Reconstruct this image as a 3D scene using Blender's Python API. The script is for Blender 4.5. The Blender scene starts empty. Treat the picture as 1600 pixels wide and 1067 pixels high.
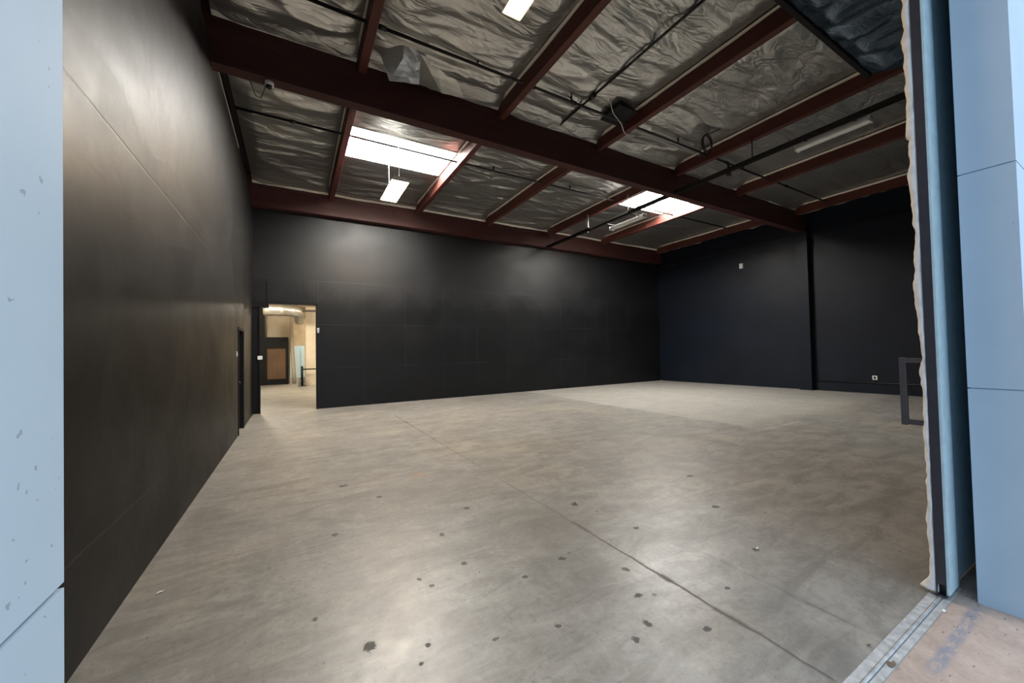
import bpy, bmesh, math, random
from mathutils import Vector, Matrix, noise
random.seed(7)
C = bpy.context.scene.collection
SC = bpy.context.scene

# ------------------------------------------------------------------ camera, sky, exposure
cam_d = bpy.data.cameras.new('camera')
cam_d.sensor_width = 36.0
cam_d.lens = 592.787 / 1600 * 36.0
cam_d.clip_start = 0.05
cam_d.clip_end = 500
cam = bpy.data.objects.new('camera', cam_d)
C.objects.link(cam)
YAW, PITCH, ROLL = 0.521292, 0.0240677, -0.0195321
fwd = Vector((math.sin(YAW) * math.cos(PITCH), math.cos(YAW) * math.cos(PITCH), math.sin(PITCH)))
right = Vector((math.cos(YAW), -math.sin(YAW), 0))
up = right.cross(fwd)
r2 = right * math.cos(ROLL) + up * math.sin(ROLL)
u2 = up * math.cos(ROLL) - right * math.sin(ROLL)
m = Matrix((r2, u2, -fwd)).transposed().to_4x4()
m.translation = (0, 0, 1.58)
cam.matrix_world = m
SC.camera = cam

SC.view_settings.view_transform = 'Standard'
SC.view_settings.look = 'None'
SC.view_settings.gamma = 1.0
SC.view_settings.use_curve_mapping = False
SC.view_settings.exposure = 0.0
SC.cycles.sample_clamp_indirect = 4.0
SC.cycles.use_denoising = True

SKY = 1.75            # overcast sky
SKYLIGHT = 85.0       # glowing skylight diffusers
HIGHBAY = 80.0        # warm high bay lamps

world = bpy.data.worlds.new('overcast_sky')
SC.world = world
world.use_nodes = True
wn = world.node_tree.nodes
wl = world.node_tree.links
wn.clear()
wo = wn.new('ShaderNodeOutputWorld')
bg = wn.new('ShaderNodeBackground')
tcw = wn.new('ShaderNodeTexCoord')
dot = wn.new('ShaderNodeVectorMath'); dot.operation = 'DOT_PRODUCT'
dot.inputs[1].default_value = (0.62, -0.45, 0.64)
rmp = wn.new('ShaderNodeValToRGB')
rmp.color_ramp.elements[0].position = 0.0
rmp.color_ramp.elements[0].color = (0.42, 0.60, 0.86, 1)
rmp.color_ramp.elements[1].position = 1.0
rmp.color_ramp.elements[1].color = (0.95, 1.16, 1.40, 1)
wl.new(tcw.outputs['Generated'], dot.inputs[0])
wl.new(dot.outputs['Value'], rmp.inputs[0])
wl.new(rmp.outputs[0], bg.inputs[0])
bg.inputs[1].default_value = SKY
wl.new(bg.outputs[0], wo.inputs[0])

# ------------------------------------------------------------------ node helpers
class NT:
    """small wrapper for building node materials"""
    def __init__(s, name):
        s.m = bpy.data.materials.new(name)
        s.m.use_nodes = True
        s.t = s.m.node_tree
        s.t.nodes.clear()
        s.out = s.t.nodes.new('ShaderNodeOutputMaterial')
        s.p = s.t.nodes.new('ShaderNodeBsdfPrincipled')
        s.t.links.new(s.p.outputs[0], s.out.inputs[0])
    def n(s, typ, **kw):
        x = s.t.nodes.new(typ)
        for k, v in kw.items():
            setattr(x, k, v)
        return x
    def link(s, a, b):
        s.t.links.new(a, b)
    def put(s, sock, v):
        if hasattr(v, 'is_linked') or isinstance(v, bpy.types.NodeSocket):
            s.link(v, sock)
        else:
            sock.default_value = v
    def coord(s, scale=(1, 1, 1)):
        tc = s.n('ShaderNodeTexCoord')
        if tuple(scale) == (1, 1, 1):
            return tc.outputs['Object']
        mp = s.n('ShaderNodeMapping')
        mp.inputs['Scale'].default_value = scale
        s.link(tc.outputs['Object'], mp.inputs[0])
        return mp.outputs[0]
    def noise(s, vec, scale=5, detail=4, rough=0.55, dist=0.0):
        x = s.n('ShaderNodeTexNoise')
        s.link(vec, x.inputs['Vector'])
        x.inputs['Scale'].default_value = scale
        x.inputs['Detail'].default_value = detail
        x.inputs['Roughness'].default_value = rough
        x.inputs['Distortion'].default_value = dist
        return x.outputs['Fac']
    def vor(s, vec, scale=5, feature='F1'):
        x = s.n('ShaderNodeTexVoronoi', feature=feature)
        s.link(vec, x.inputs['Vector'])
        x.inputs['Scale'].default_value = scale
        return x
    def ramp(s, fac, stops):
        x = s.n('ShaderNodeValToRGB')
        e = x.color_ramp.elements
        while len(e) < len(stops):
            e.new(0.5)
        for i, (pos, col) in enumerate(stops):
            e[i].position = pos
            if isinstance(col, (int, float)):
                col = (col, col, col)
            e[i].color = (*col, 1)
        s.link(fac, x.inputs[0])
        return x.outputs[0]
    def math(s, op, a, b=None, c=None, clamp=False):
        x = s.n('ShaderNodeMath', operation=op)
        x.use_clamp = clamp
        s.put(x.inputs[0], a)
        if b is not None:
            s.put(x.inputs[1], b)
        if c is not None:
            s.put(x.inputs[2], c)
        return x.outputs[0]
    def mix(s, fac, a, b, mode='MIX'):
        x = s.n('ShaderNodeMix', data_type='RGBA', blend_type=mode)
        s.put(x.inputs[0], fac)
        for sock, v in ((x.inputs[6], a), (x.inputs[7], b)):
            if isinstance(v, tuple) and len(v) == 3:
                v = (*v, 1)
            s.put(sock, v)
        return x.outputs[2]
    def sep(s, vec):
        x = s.n('ShaderNodeSeparateXYZ')
        s.link(vec, x.inputs[0])
        return x.outputs
    def bump(s, h, strength=0.2, dist=0.02):
        x = s.n('ShaderNodeBump')
        x.inputs['Strength'].default_value = strength
        x.inputs['Distance'].default_value = dist
        s.link(h, x.inputs['Height'])
        s.link(x.outputs[0], s.p.inputs['Normal'])
    def line(s, v, at, w):
        """1 inside a band of half width w about v == at (soft edge)"""
        d = s.math('ABSOLUTE', s.math('SUBTRACT', v, at))
        return s.math('SUBTRACT', 1.0, s.math('DIVIDE', d, w), clamp=True)
    def box(s, v, a, b, soft):
        x = s.n('ShaderNodeMapRange'); x.interpolation_type = 'SMOOTHSTEP'
        s.put(x.inputs[0], v)
        x.inputs[1].default_value = a - soft; x.inputs[2].default_value = a + soft
        y = s.n('ShaderNodeMapRange'); y.interpolation_type = 'SMOOTHSTEP'
        s.put(y.inputs[0], v)
        y.inputs[1].default_value = b - soft; y.inputs[2].default_value = b + soft
        return s.math('MULTIPLY', x.outputs[0], s.math('SUBTRACT', 1.0, y.outputs[0]))
    def set(s, col=None, rough=None, metal=None, spec=None):
        if col is not None:
            if isinstance(col, tuple) and len(col) == 3:
                col = (*col, 1)
            s.put(s.p.inputs['Base Color'], col)
        if rough is not None:
            s.put(s.p.inputs['Roughness'], rough)
        if metal is not None:
            s.p.inputs['Metallic'].default_value = metal
        if spec is not None:
            s.p.inputs['Specular IOR Level'].default_value = spec
        return s.m

def plain(name, col, rough=0.6, metal=0.0, spec=0.5, var=0.12, scale=9):
    t = NT(name)
    v = t.coord()
    f = t.noise(v, scale, 4)
    a = tuple(c * (1 - var) for c in col); b = tuple(min(1, c * (1 + var)) for c in col)
    return t.set(t.ramp(f, [(0.3, a), (0.7, b)]), rough, metal, spec)

def emit(name, col, strength):
    t = NT(name)
    t.set((0.8, 0.8, 0.8), 0.5)
    t.p.inputs['Emission Color'].default_value = (*col, 1)
    t.p.inputs['Emission Strength'].default_value = strength
    return t.m

# ------------------------------------------------------------------ materials
def floor_mat():
    t = NT('polished_concrete')
    v = t.coord()
    xyz = t.sep(v)
    big = t.noise(v, 0.35, 5, 0.6, 0.6)
    mid = t.noise(v, 1.3, 7, 0.65, 0.9)
    fine = t.noise(v, 9, 6, 0.7)
    st = t.noise(t.coord((2.2, 0.8, 1)), 2.6, 8, 0.68, 1.2)
    base = t.ramp(mid, [(0.22, (0.15, 0.141, 0.127)), (0.5, (0.285, 0.268, 0.24)), (0.8, (0.37, 0.35, 0.315))])
    c = t.mix(t.math('MULTIPLY', t.ramp(big, [(0.42, 0), (0.6, 1)]), 0.75), base, (0.31, 0.292, 0.262))
    # dark worn patch between the joint and the middle, with cloudy edges
    st2 = t.ramp(st, [(0.44, 1), (0.6, 0)])
    c = t.mix(t.math('MULTIPLY', st2, 0.4), c, (0.20, 0.188, 0.166), 'MIX')
    warm = t.ramp(t.noise(v, 0.55, 4, 0.6, 0.5), [(0.5, 0), (0.68, 1)])
    c = t.mix(t.math('MULTIPLY', warm, 0.35), c, (0.40, 0.33, 0.235))
    def blob(cx, cy, rx, ry, nz=0.35, soft=0.35):
        s = t.n('ShaderNodeVectorMath', operation='SUBTRACT')
        t.link(v, s.inputs[0]); s.inputs[1].default_value = (cx, cy, 0)
        sc = t.n('ShaderNodeVectorMath', operation='MULTIPLY')
        t.link(s.outputs[0], sc.inputs[0]); sc.inputs[1].default_value = (1 / rx, 1 / ry, 0)
        ln = t.n('ShaderNodeVectorMath', operation='LENGTH')
        t.link(sc.outputs[0], ln.inputs[0])
        d = t.math('ADD', ln.outputs['Value'], t.math('MULTIPLY', t.math('SUBTRACT', fine, 0.5), nz * 4))
        return t.math('DIVIDE', t.math('SUBTRACT', 1.0, d), soft, clamp=True)
    dark = t.math('MAXIMUM', blob(1.75, 2.1, 0.45, 0.75, 0.5, 0.9), blob(2.0, 2.9, 0.5, 0.6, 0.5, 0.9))
    dark = t.math('MAXIMUM', dark, blob(1.2, 4.2, 0.8, 0.7, 0.6, 1.0))
    c = t.mix(t.math('MULTIPLY', dark, 0.62), c, (0.155, 0.142, 0.12))
    mr = t.n('ShaderNodeMapping'); mr.inputs['Rotation'].default_value = (0, 0, -0.45); mr.inputs['Scale'].default_value = (0.75, 2.1, 1)
    t.link(v, mr.inputs[0])
    smear = t.noise(mr.outputs[0], 2.2, 11, 0.72, 0.9)
    c = t.mix(t.ramp(smear, [(0.40, 0.55), (0.56, 0)]), c, (0.125, 0.116, 0.102))
    c = t.mix(t.ramp(smear, [(0.60, 0), (0.74, 0.35)]), c, (0.47, 0.445, 0.40))
    grit = t.noise(v, 26, 8, 0.75, 0.3)
    c = t.mix(t.ramp(grit, [(0.36, 0.5), (0.47, 0)]), c, (0.12, 0.11, 0.098))
    c = t.mix(t.ramp(grit, [(0.58, 0), (0.70, 0.4)]), c, (0.46, 0.44, 0.40))
    # small tar and glue spots
    rag = t.noise(v, 55, 4, 0.6)
    def spot(cx, cy, rx, ry):
        sx = t.math('DIVIDE', t.math('SUBTRACT', xyz[0], cx), rx); sy = t.math('DIVIDE', t.math('SUBTRACT', xyz[1], cy), ry)
        d = t.math('SQRT', t.math('ADD', t.math('MULTIPLY', sx, sx), t.math('MULTIPLY', sy, sy)))
        d = t.math('ADD', d, t.math('MULTIPLY', t.math('SUBTRACT', rag, 0.5), 1.9))
        return t.math('DIVIDE', t.math('SUBTRACT', 1.0, d), 0.25, clamp=True)
    spots = None
    for (cx, cy, rx, ry) in ((0.346, 2.206, .032, .036), (0.747, 2.665, .014, .02), (0.801, 2.547, .018, .016), (1.091, 2.685, .022, .024),
                             (1.39, 2.3, .02, .02), (2.05, 2.0, .022, .03), (1.9, 1.75, .03, .02), (2.47, 3.09, .03, .04), (0.62, 2.05, .016, .016),
                             (3.1, 1.66, .03, .02), (0.05, 1.95, .02, .02), (0.55, 1.95, .012, .012), (1.5, 3.6, .03, .03), (0.8, 4.4, .03, .03),
                             (1.75, 1.55, .02, .03), (2.0, 1.35, .025, .02), (1.6, 1.5, .02, .02), (0.3, 3.7, .025, .03), (1.3, 1.8, .02, .016), (0.95, 1.9, .018, .012), (1.1, 3.2, .02, .03), (2.6, 2.4, .03, .02), (3.6, 2.3, .04, .03), (4.2, 3.0, .05, .03), (0.5, 5.0, .05, .04), (1.75, 2.35, .03, .022), (2.45, 1.5, .02, .015), (0.1, 2.6, .015, .02)):
        b = spot(cx, cy, rx * 1.15, ry * 1.15)
        spots = b if spots is None else t.math('MAXIMUM', spots, b)
    vr = t.vor(v, 7.0)
    rnd = t.sep(vr.outputs['Color'])
    thr = t.math('MULTIPLY', t.math('GREATER_THAN', rnd[0], 0.72), t.math('MULTIPLY', rnd[1], 0.11))
    sp2 = t.math('LESS_THAN', t.math('ADD', vr.outputs['Distance'], t.math('MULTIPLY', t.math('SUBTRACT', rag, 0.5), 0.16)), thr)
    spots = t.math('MAXIMUM', spots, t.math('MULTIPLY', sp2, 0.6))
    c = t.mix(t.math('MULTIPLY', spots, 0.85), c, (0.045, 0.042, 0.038))
    # rust coloured scribble and pale scuffs
    c = t.mix(t.math('MULTIPLY', blob(1.39, 4.893, 0.10, 0.13, 0.55, 0.4), 0.5), c, (0.30, 0.17, 0.09))
    sc1 = t.noise(t.coord((9, 1.2, 1)), 3.5, 2, 0.4, 0.2)
    c = t.mix(t.math('MULTIPLY', t.ramp(sc1, [(0.70, 0), (0.76, 1)]), 0.12), c, (0.52, 0.49, 0.44))
    # paler slab beyond the far joint
    pale = t.math('MULTIPLY', t.box(xyz[0], 7.7, 30, 0.03), t.box(xyz[1], 4.2, 13, 0.4))
    c = t.mix(t.math('MULTIPLY', pale, 0.35), c, (0.46, 0.435, 0.39))
    # joints
    wob = t.math('MULTIPLY', t.math('SUBTRACT', t.noise(v, 4, 5, 0.6), 0.5), 0.05)
    xw = t.math('ADD', xyz[0], wob)
    yw = t.math('ADD', xyz[1], wob)
    j1 = t.math('MULTIPLY', t.line(xw, 2.2, 0.014), t.box(xyz[1], 0.84, 9.9, 0.02))
    chip = t.math('MULTIPLY', t.line(xw, 2.2, 0.03), t.ramp(t.noise(v, 2.1, 2), [(0.55, 0), (0.58, 1)]))
    chip = t.math('MULTIPLY', chip, t.box(xyz[1], 0.84, 9, 0.02))
    j1h = t.math('MULTIPLY', t.line(xw, 2.2, 0.05), 0.25)
    j2 = t.math('MULTIPLY', t.math('MULTIPLY', t.line(yw, 6.55, 0.014), t.box(xyz[0], -1, 4.6, 0.5)), 0.6)
    j3 = t.math('MULTIPLY', t.math('MULTIPLY', t.line(xw, 2.72, 0.03), t.box(xyz[1], 0.84, 2.4, 0.3)), t.ramp(t.noise(v, 3.1, 5), [(0.42, 0), (0.62, 0.55)]))
    c = t.mix(t.math('MULTIPLY', j1h, 0.5), c, (0.2, 0.18, 0.15))
    jt = t.math('MAXIMUM', t.math('MAXIMUM', j1, chip), t.math('MAXIMUM', j2, j3))
    c = t.mix(t.math('MULTIPLY', jt, 0.9), c, (0.05, 0.045, 0.038))
    l1 = t.math('MULTIPLY', t.line(xw, 7.68, 0.03), t.box(xyz[1], 5.3, 9.6, 0.2))
    l2 = t.math('MULTIPLY', t.line(yw, 3.9, 0.03), t.box(xyz[0], 7.4, 9.0, 0.05))
    c = t.mix(t.math('MULTIPLY', t.math('MAXIMUM', l1, l2), 0.5), c, (0.62, 0.58, 0.52))
    ro = t.ramp(mid, [(0.25, 0.48), (0.75, 0.33)])
    ro = t.math('ADD', ro, t.math('MULTIPLY', t.math('MAXIMUM', spots, jt), 0.3))
    ro = t.math('ADD', ro, t.math('MULTIPLY', t.math('SUBTRACT', fine, 0.5), 0.25))
    h = t.math('ADD', t.math('MULTIPLY', fine, 0.35), t.math('MULTIPLY', jt, -1.5))
    t.bump(t.math('ADD', h, t.math('MULTIPLY', st, 0.5)), 0.14, 0.01)
    return t.set(c, ro, 0, 0.7)

def apron_mat():
    t = NT('outdoor_concrete')
    v = t.coord()
    xyz = t.sep(v)
    n1 = t.noise(v, 3, 8, 0.7, 0.4); n2 = t.noise(v, 40, 5, 0.7)
    c = t.ramp(n1, [(0.3, (0.31, 0.25, 0.212)), (0.55, (0.44, 0.362, 0.315)), (0.8, (0.56, 0.475, 0.42))])
    c = t.mix(0.5, c, t.ramp(n2, [(0.3, (0.25, 0.2, 0.17)), (0.7, (0.55, 0.47, 0.42))]), 'SOFT_LIGHT')
    # blue overspray beside the wall
    m1 = t.math('MULTIPLY', t.box(t.math('ADD', xyz[1], t.math('MULTIPLY', n1, 0.05)), 0.625, 0.675, 0.015), t.box(xyz[0], 2.65, 3.5, 0.05))
    m1 = t.math('MULTIPLY', m1, t.ramp(t.noise(t.coord((6, 22, 1)), 2, 4), [(0.36, 0.05), (0.55, 0.9)]))
    c = t.mix(t.math('MULTIPLY', m1, 0.75), c, (0.16, 0.20, 0.27))
    vr = t.vor(t.coord((1, 2.4, 1)), 16)
    rnd = t.sep(vr.outputs['Color'])
    sp = t.math('LESS_THAN', vr.outputs['Distance'], t.math('MULTIPLY', t.math('GREATER_THAN', rnd[0], 0.75), 0.18))
    c = t.mix(t.math('MULTIPLY', sp, 0.6), c, (0.13, 0.115, 0.11))
    t.bump(n2, 0.3, 0.004)
    return t.set(c, 0.85, 0, 0.3)

def black_wall_mat(name, axis, hz, vt, tint, patch, gloss):
    """satin black paint over plywood sheets: seams, drips and repainted patches"""
    t = NT(name)
    v = t.coord()
    xyz = t.sep(v)
    u = xyz[axis]; z = xyz[2]
    n1 = t.noise(v, 1.1, 6, 0.65, 0.8); n2 = t.noise(v, 14, 5, 0.7)
    n3 = t.noise(v, 1.3, 4, 0.55, 0.5)
    base = t.ramp(n1, [(0.3, tuple(k * 0.75 for k in tint)), (0.7, tuple(k * 1.25 for k in tint))])
    wob = t.math('MULTIPLY', t.math('SUBTRACT', t.noise(v, 2.5, 4), 0.5), 0.03)
    zw = t.math('ADD', z, wob); uw = t.math('ADD', u, wob)
    seam = None
    for h in hz:
        q = t.line(zw, h, 0.012)
        seam = q if seam is None else t.math('MAXIMUM', seam, q)
    seam_v = None
    for k in vt:
        q = t.math('MULTIPLY', t.line(uw, k, 0.014), t.math('LESS_THAN', z, max(hz) + 0.01))
        seam_v = q if seam_v is None else t.math('MAXIMUM', seam_v, q)
    brk = t.ramp(t.noise(v, 0.9, 3), [(0.38, 0.25), (0.6, 1)])
    allseam = t.math('MULTIPLY', seam if seam_v is None else t.math('MAXIMUM', seam, seam_v), brk)
    # repainted band about the upper seam
    if patch:
        d = t.math('ABSOLUTE', t.math('SUBTRACT', z, patch))
        n4 = t.noise(t.coord((1, 0.55, 1)), 1.7, 3, 0.5, 0.4)
        band = t.ramp(t.math('SUBTRACT', t.math('MULTIPLY', n4, 1.1), d), [(0.18, 0), (0.21, 1)])
    else:
        vr = t.vor(t.coord((0.8, 0.8, 1.2)), 0.9)
        band = t.ramp(t.sep(vr.outputs['Color'])[0], [(0.5, 0), (0.55, 0.7)])
    c = t.mix(t.math('MULTIPLY', band, 0.45), base, tuple(k * 0.62 for k in tint))
    c = t.mix(t.math('MULTIPLY', allseam, 0.55), c, tuple(k * 6 for k in tint))
    # pale scuffs near the floor
    sc = t.math('MULTIPLY', t.ramp(t.noise(t.coord((2, 2, 1)), 5.5, 3, 0.5), [(0.72, 0), (0.8, 1)]), t.box(z, 0.1, 1.6, 0.3))
    c = t.mix(t.math('MULTIPLY', sc, 0.35), c, (0.12, 0.12, 0.115))
    ro = t.ramp(n3, [(0.3, 0.42), (0.7, 0.52)])
    ro = t.math('ADD', ro, t.math('MULTIPLY', band, 0.035))
    ro = t.math('ADD', ro, t.math('MULTIPLY', t.math('SUBTRACT', n2, 0.5), 0.1))
    # specular level rises from the lower wall to the upper
    zc, zw_, lo_, hi_ = gloss
    gm = t.n('ShaderNodeMapRange'); gm.interpolation_type = 'SMOOTHSTEP'
    t.put(gm.inputs[0], t.math('ADD', z, t.math('MULTIPLY', t.math('SUBTRACT', n1, 0.5), 1.2)))
    gm.inputs[1].default_value = zc - zw_; gm.inputs[2].default_value = zc + zw_
    gm.inputs[3].default_value = lo_; gm.inputs[4].default_value = hi_
    t.link(gm.outputs[0], t.p.inputs['Specular IOR Level'])
    h = t.math('ADD', t.math('MULTIPLY', n2, 0.12), t.math('MULTIPLY', allseam, -1.6))
    h = t.math('ADD', h, t.math('MULTIPLY', band, 0.25))
    t.bump(t.math('ADD', h, t.math('MULTIPLY', n1, 0.6)), 0.12, 0.02)
    return t.set(c, ro, 0)

def blue_wall_mat():
    t = NT('pale_blue_painted_concrete')
    v = t.coord()
    n1 = t.noise(v, 2.2, 6, 0.6); n2 = t.noise(v, 60, 4, 0.7)
    c = t.ramp(n1, [(0.3, (0.44, 0.56, 0.65)), (0.7, (0.49, 0.61, 0.70))])
    wv = t.n('ShaderNodeVectorMath', operation='ADD')
    wn_ = t.n('ShaderNodeTexNoise'); t.link(v, wn_.inputs['Vector']); wn_.inputs['Scale'].default_value = 70
    ws = t.n('ShaderNodeVectorMath', operation='SCALE'); t.link(wn_.outputs['Color'], ws.inputs[0]); ws.inputs['Scale'].default_value = 0.02
    t.link(v, wv.inputs[0]); t.link(ws.outputs[0], wv.inputs[1])
    vr = t.vor(wv.outputs[0], 60)
    rnd = t.sep(vr.outputs['Color'])
    cl = t.ramp(t.noise(v, 6, 3), [(0.40, 0), (0.58, 1)])
    th = t.math('MULTIPLY', t.math('MULTIPLY', t.math('GREATER_THAN', rnd[0], 0.6), t.math('MULTIPLY', rnd[1], 0.24)), cl)
    pit = t.math('LESS_THAN', vr.outputs['Distance'], th)
    c = t.mix(t.math('MULTIPLY', pit, 0.55), c, (0.17, 0.21, 0.26))
    h = t.math('ADD', t.math('MULTIPLY', n2, 0.25), t.math('MULTIPLY', pit, -1.2))
    t.bump(t.math('ADD', h, t.math('MULTIPLY', t.noise(v, 9, 5), 0.8)), 0.2, 0.004)
    return t.set(c, 0.62, 0, 0.35)

def foil_mat(name, col, rough, bump):
    """crumpled foil facing: faceted creases that mostly run across the bays"""
    t = NT(name)
    v = t.coord((0.55, 1.5, 1))
    w = t.n('ShaderNodeVectorMath', operation='ADD')
    nn = t.n('ShaderNodeTexNoise'); t.link(v, nn.inputs['Vector']); nn.inputs['Scale'].default_value = 1.6; nn.inputs['Detail'].default_value = 3
    sc = t.n('ShaderNodeVectorMath', operation='SCALE'); t.link(nn.outputs['Color'], sc.inputs[0]); sc.inputs['Scale'].default_value = 0.55
    t.link(v, w.inputs[0]); t.link(sc.outputs[0], w.inputs[1])
    def creases(scale, width, dist):
        q = t.noise(w.outputs[0], scale, 1.5, 0.4, dist)
        return t.math('SUBTRACT', 1.0, t.math('MULTIPLY', t.math('ABSOLUTE', t.math('SUBTRACT', q, 0.5)), width), clamp=True)
    soft = t.noise(w.outputs[0], 2.4, 3, 0.5, 0.6)
    n2 = t.noise(t.coord(), 14, 4, 0.55)
    n3 = t.noise(t.coord(), 0.7, 3)
    amt = t.ramp(t.noise(t.coord(), 0.9, 3), [(0.35, 0.25), (0.65, 1)])
    c = t.ramp(n3, [(0.3, tuple(k * 0.88 for k in col)), (0.7, tuple(k * 1.08 for k in col))])
    rr = t.ramp(n2, [(0.3, rough - 0.04), (0.7, rough + 0.06)])
    h = t.math('ADD', t.math('MULTIPLY', creases(1.9, 8.0, 1.0), -0.34), t.math('MULTIPLY', creases(4.3, 7.0, 1.4), -0.15))
    h = t.math('ADD', t.math('MULTIPLY', h, amt), t.math('MULTIPLY', soft, 0.9))
    h = t.math('ADD', h, t.math('MULTIPLY', n2, 0.05))
    t.bump(h, bump, 0.06)
    return t.set(c, rr, 0.85, 0.5)

def wood_mat(name, col, axis):
    t = NT(name)
    s = [22, 22, 22]; s[axis] = 0.7
    v = t.coord(tuple(s))
    n1 = t.noise(v, 1.0, 6, 0.65, 0.4); n2 = t.noise(t.coord(), 1.4, 4)
    c = t.ramp(n1, [(0.25, tuple(k * 0.5 for k in col)), (0.55, col), (0.8, tuple(k * 1.45 for k in col))])
    c = t.mix(0.35, c, t.ramp(n2, [(0.3, tuple(k * 0.6 for k in col)), (0.7, tuple(k * 1.3 for k in col))]))
    t.bump(n1, 0.2, 0.006)
    return t.set(c, 0.58, 0, 0.35)

def plastic_mat():
    t = NT('black_plastic_sheeting')
    v = t.coord()
    n1 = t.noise(v, 3.2, 5, 0.6, 1.5)
    t.bump(n1, 0.4, 0.06)
    return t.set((0.075, 0.115, 0.165), t.ramp(n1, [(0.3, 0.16), (0.7, 0.28)]), 0.6, 0.9)  # blue of the reflected daylight is put into the base colour

def cream_wall_mat():
    t = NT('cream_painted_drywall')
    v = t.coord()
    n1 = t.noise(v, 1.2, 5)
    t.bump(t.noise(v, 40, 4), 0.1, 0.003)
    return t.set(t.ramp(n1, [(0.3, (0.60, 0.52, 0.40)), (0.7, (0.70, 0.62, 0.50))]), 0.7, 0, 0.3)

M = {
    'floor': floor_mat(), 'apron': apron_mat(),
    'wl': black_wall_mat('black_paint_left', 1, (3.0, 0.56), (2.6, 5.05, 7.5, 9.2), (0.0060, 0.0057, 0.0054), 2.95, (1.9, 0.9, 0.14, 0.58)),
    'wb': black_wall_mat('black_paint_back', 0, (3.74, 2.46, 1.19), (0.63, 1.87, 3.13, 4.43, 5.7, 6.95, 8.2, 9.45, 10.7, 12.0, 13.2), (0.0050, 0.0054, 0.0064), 0, (3.3, 0.5, 0.26, 0.5)),
    'wr': black_wall_mat('black_paint_right', 1, (9.0,), (), (0.0048, 0.0080, 0.0150), 0, (3.3, 0.5, 0.26, 0.3)),  # blue cast of the sky light is put into this wall's tint
    'blue': blue_wall_mat(),
    'black': plain('matt_black_paint', (0.005, 0.005, 0.006), 0.55, 0, 0.22),
    'foil': foil_mat('silver_foil_facing', (0.50, 0.495, 0.475), 0.36, 0.50),
    'foil_edge': foil_mat('bright_foil_edge', (0.72, 0.70, 0.64), 0.34, 0.15),
    'staple': plain('pale_foil_edge_glint', (0.86, 0.80, 0.68), 0.5, var=0.06),  # bright reflection along the foil edges is put into this pale colour
    'deck': plain('roof_plywood', (0.03, 0.022, 0.018), 0.8),
    'woodx': wood_mat('dark_red_glulam', (0.066, 0.021, 0.018), 0),
    'woody': wood_mat('dark_red_timber', (0.105, 0.030, 0.023), 1),
    'pipe': plain('black_iron_pipe', (0.012, 0.011, 0.012), 0.45, 0.0),
    'strut': plain('brown_black_steel', (0.030, 0.024, 0.024), 0.42, 0.3),
    'galv': plain('galvanised_steel', (0.62, 0.62, 0.60), 0.38, 0.9),
    'white': plain('white_enamel', (0.72, 0.72, 0.70), 0.45, var=0.04),
    'offwhite': plain('off_white_plastic', (0.80, 0.80, 0.78), 0.5, var=0.05),
    'foam': plain('cream_expanding_foam', (0.72, 0.70, 0.65), 0.85, scale=14, var=0.15),
    'tube': plain('dark_steel_tube', (0.042, 0.040, 0.050), 0.42, 0.2),
    'sheet': plain('pale_blue_painted_steel', (0.50, 0.66, 0.70), 0.45, 0.0, scale=16, var=0.10),
    'handle': plain('brown_grey_painted_steel', (0.060, 0.054, 0.056), 0.5, 0.2),
    'zinc': plain('worn_aluminium', (0.56, 0.57, 0.57), 0.5, 0.45, scale=20, var=0.25),
    'zinc_dark': plain('dirty_steel', (0.22, 0.22, 0.21), 0.55, 0.4, scale=20, var=0.3),
    'plastic': plastic_mat(),
    'cream': cream_wall_mat(),
    'block': plain('tan_concrete_block', (0.50, 0.40, 0.27), 0.8, scale=2.5, var=0.2),
    'bluedoor': plain('pale_blue_door_paint', (0.60, 0.80, 0.92), 0.5, var=0.05),
    'ply': wood_mat('brown_plywood', (0.13, 0.075, 0.04), 2),
    'debris': plain('dry_leaf', (0.16, 0.11, 0.07), 0.8),
    'paper': plain('white_paper', (0.75, 0.73, 0.68), 0.8, var=0.03),
    'kraft': plain('tan_kraft_paper', (0.36, 0.30, 0.24), 0.75),
    'glow': emit('skylight_diffuser', (1.0, 0.975, 0.93), SKYLIGHT),
    'lamp': emit('warm_lamp', (1.0, 0.70, 0.38), HIGHBAY),
    'lamp2': emit('added_warm_tube', (1.0, 0.90, 0.72), 105.0),  # for the unseen lamps added in the back room
}

# ------------------------------------------------------------------ mesh helpers
def link(name, bm, mat, parent=None, smooth=False, bevel=0.0):
    me = bpy.data.meshes.new(name)
    bmesh.ops.recalc_face_normals(bm, faces=bm.faces)
    bm.to_mesh(me); bm.free()
    o = bpy.data.objects.new(name, me)
    C.objects.link(o)
    for q in (mat if isinstance(mat, (list, tuple)) else [mat]):
        me.materials.append(q)
    if smooth:
        for p in me.polygons:
            p.use_smooth = True
    if bevel:
        md = o.modifiers.new('bevel', 'BEVEL'); md.width = bevel; md.segments = 2; md.limit_method = 'ANGLE'
    if parent is not None:
        o.parent = parent
        o.matrix_parent_inverse = Matrix.Identity(4)
        o.location = -parent.location       # parts are modelled in world metres
    return o

def box(bm, x0, x1, y0, y1, z0, z1, mi=0):
    vs = [bm.verts.new((x, y, z)) for x in (x0, x1) for y in (y0, y1) for z in (z0, z1)]
    for f in ((0, 1, 3, 2), (4, 6, 7, 5), (0, 4, 5, 1), (2, 3, 7, 6), (0, 2, 6, 4), (1, 5, 7, 3)):
        bm.faces.new([vs[i] for i in f]).material_index = mi
    return vs

def lit_panel(*a):
    """panel whose underside is the glowing face (material slot 1)"""
    bm = BX(*a)
    bm.normal_update()
    lo = min(v.co.z for v in bm.verts)
    for f in bm.faces:
        f.material_index = 1 if all(abs(v.co.z - lo) < 1e-6 for v in f.verts) else 0
    return bm

def BX(*a):
    bm = bmesh.new(); box(bm, *a); return bm

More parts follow.
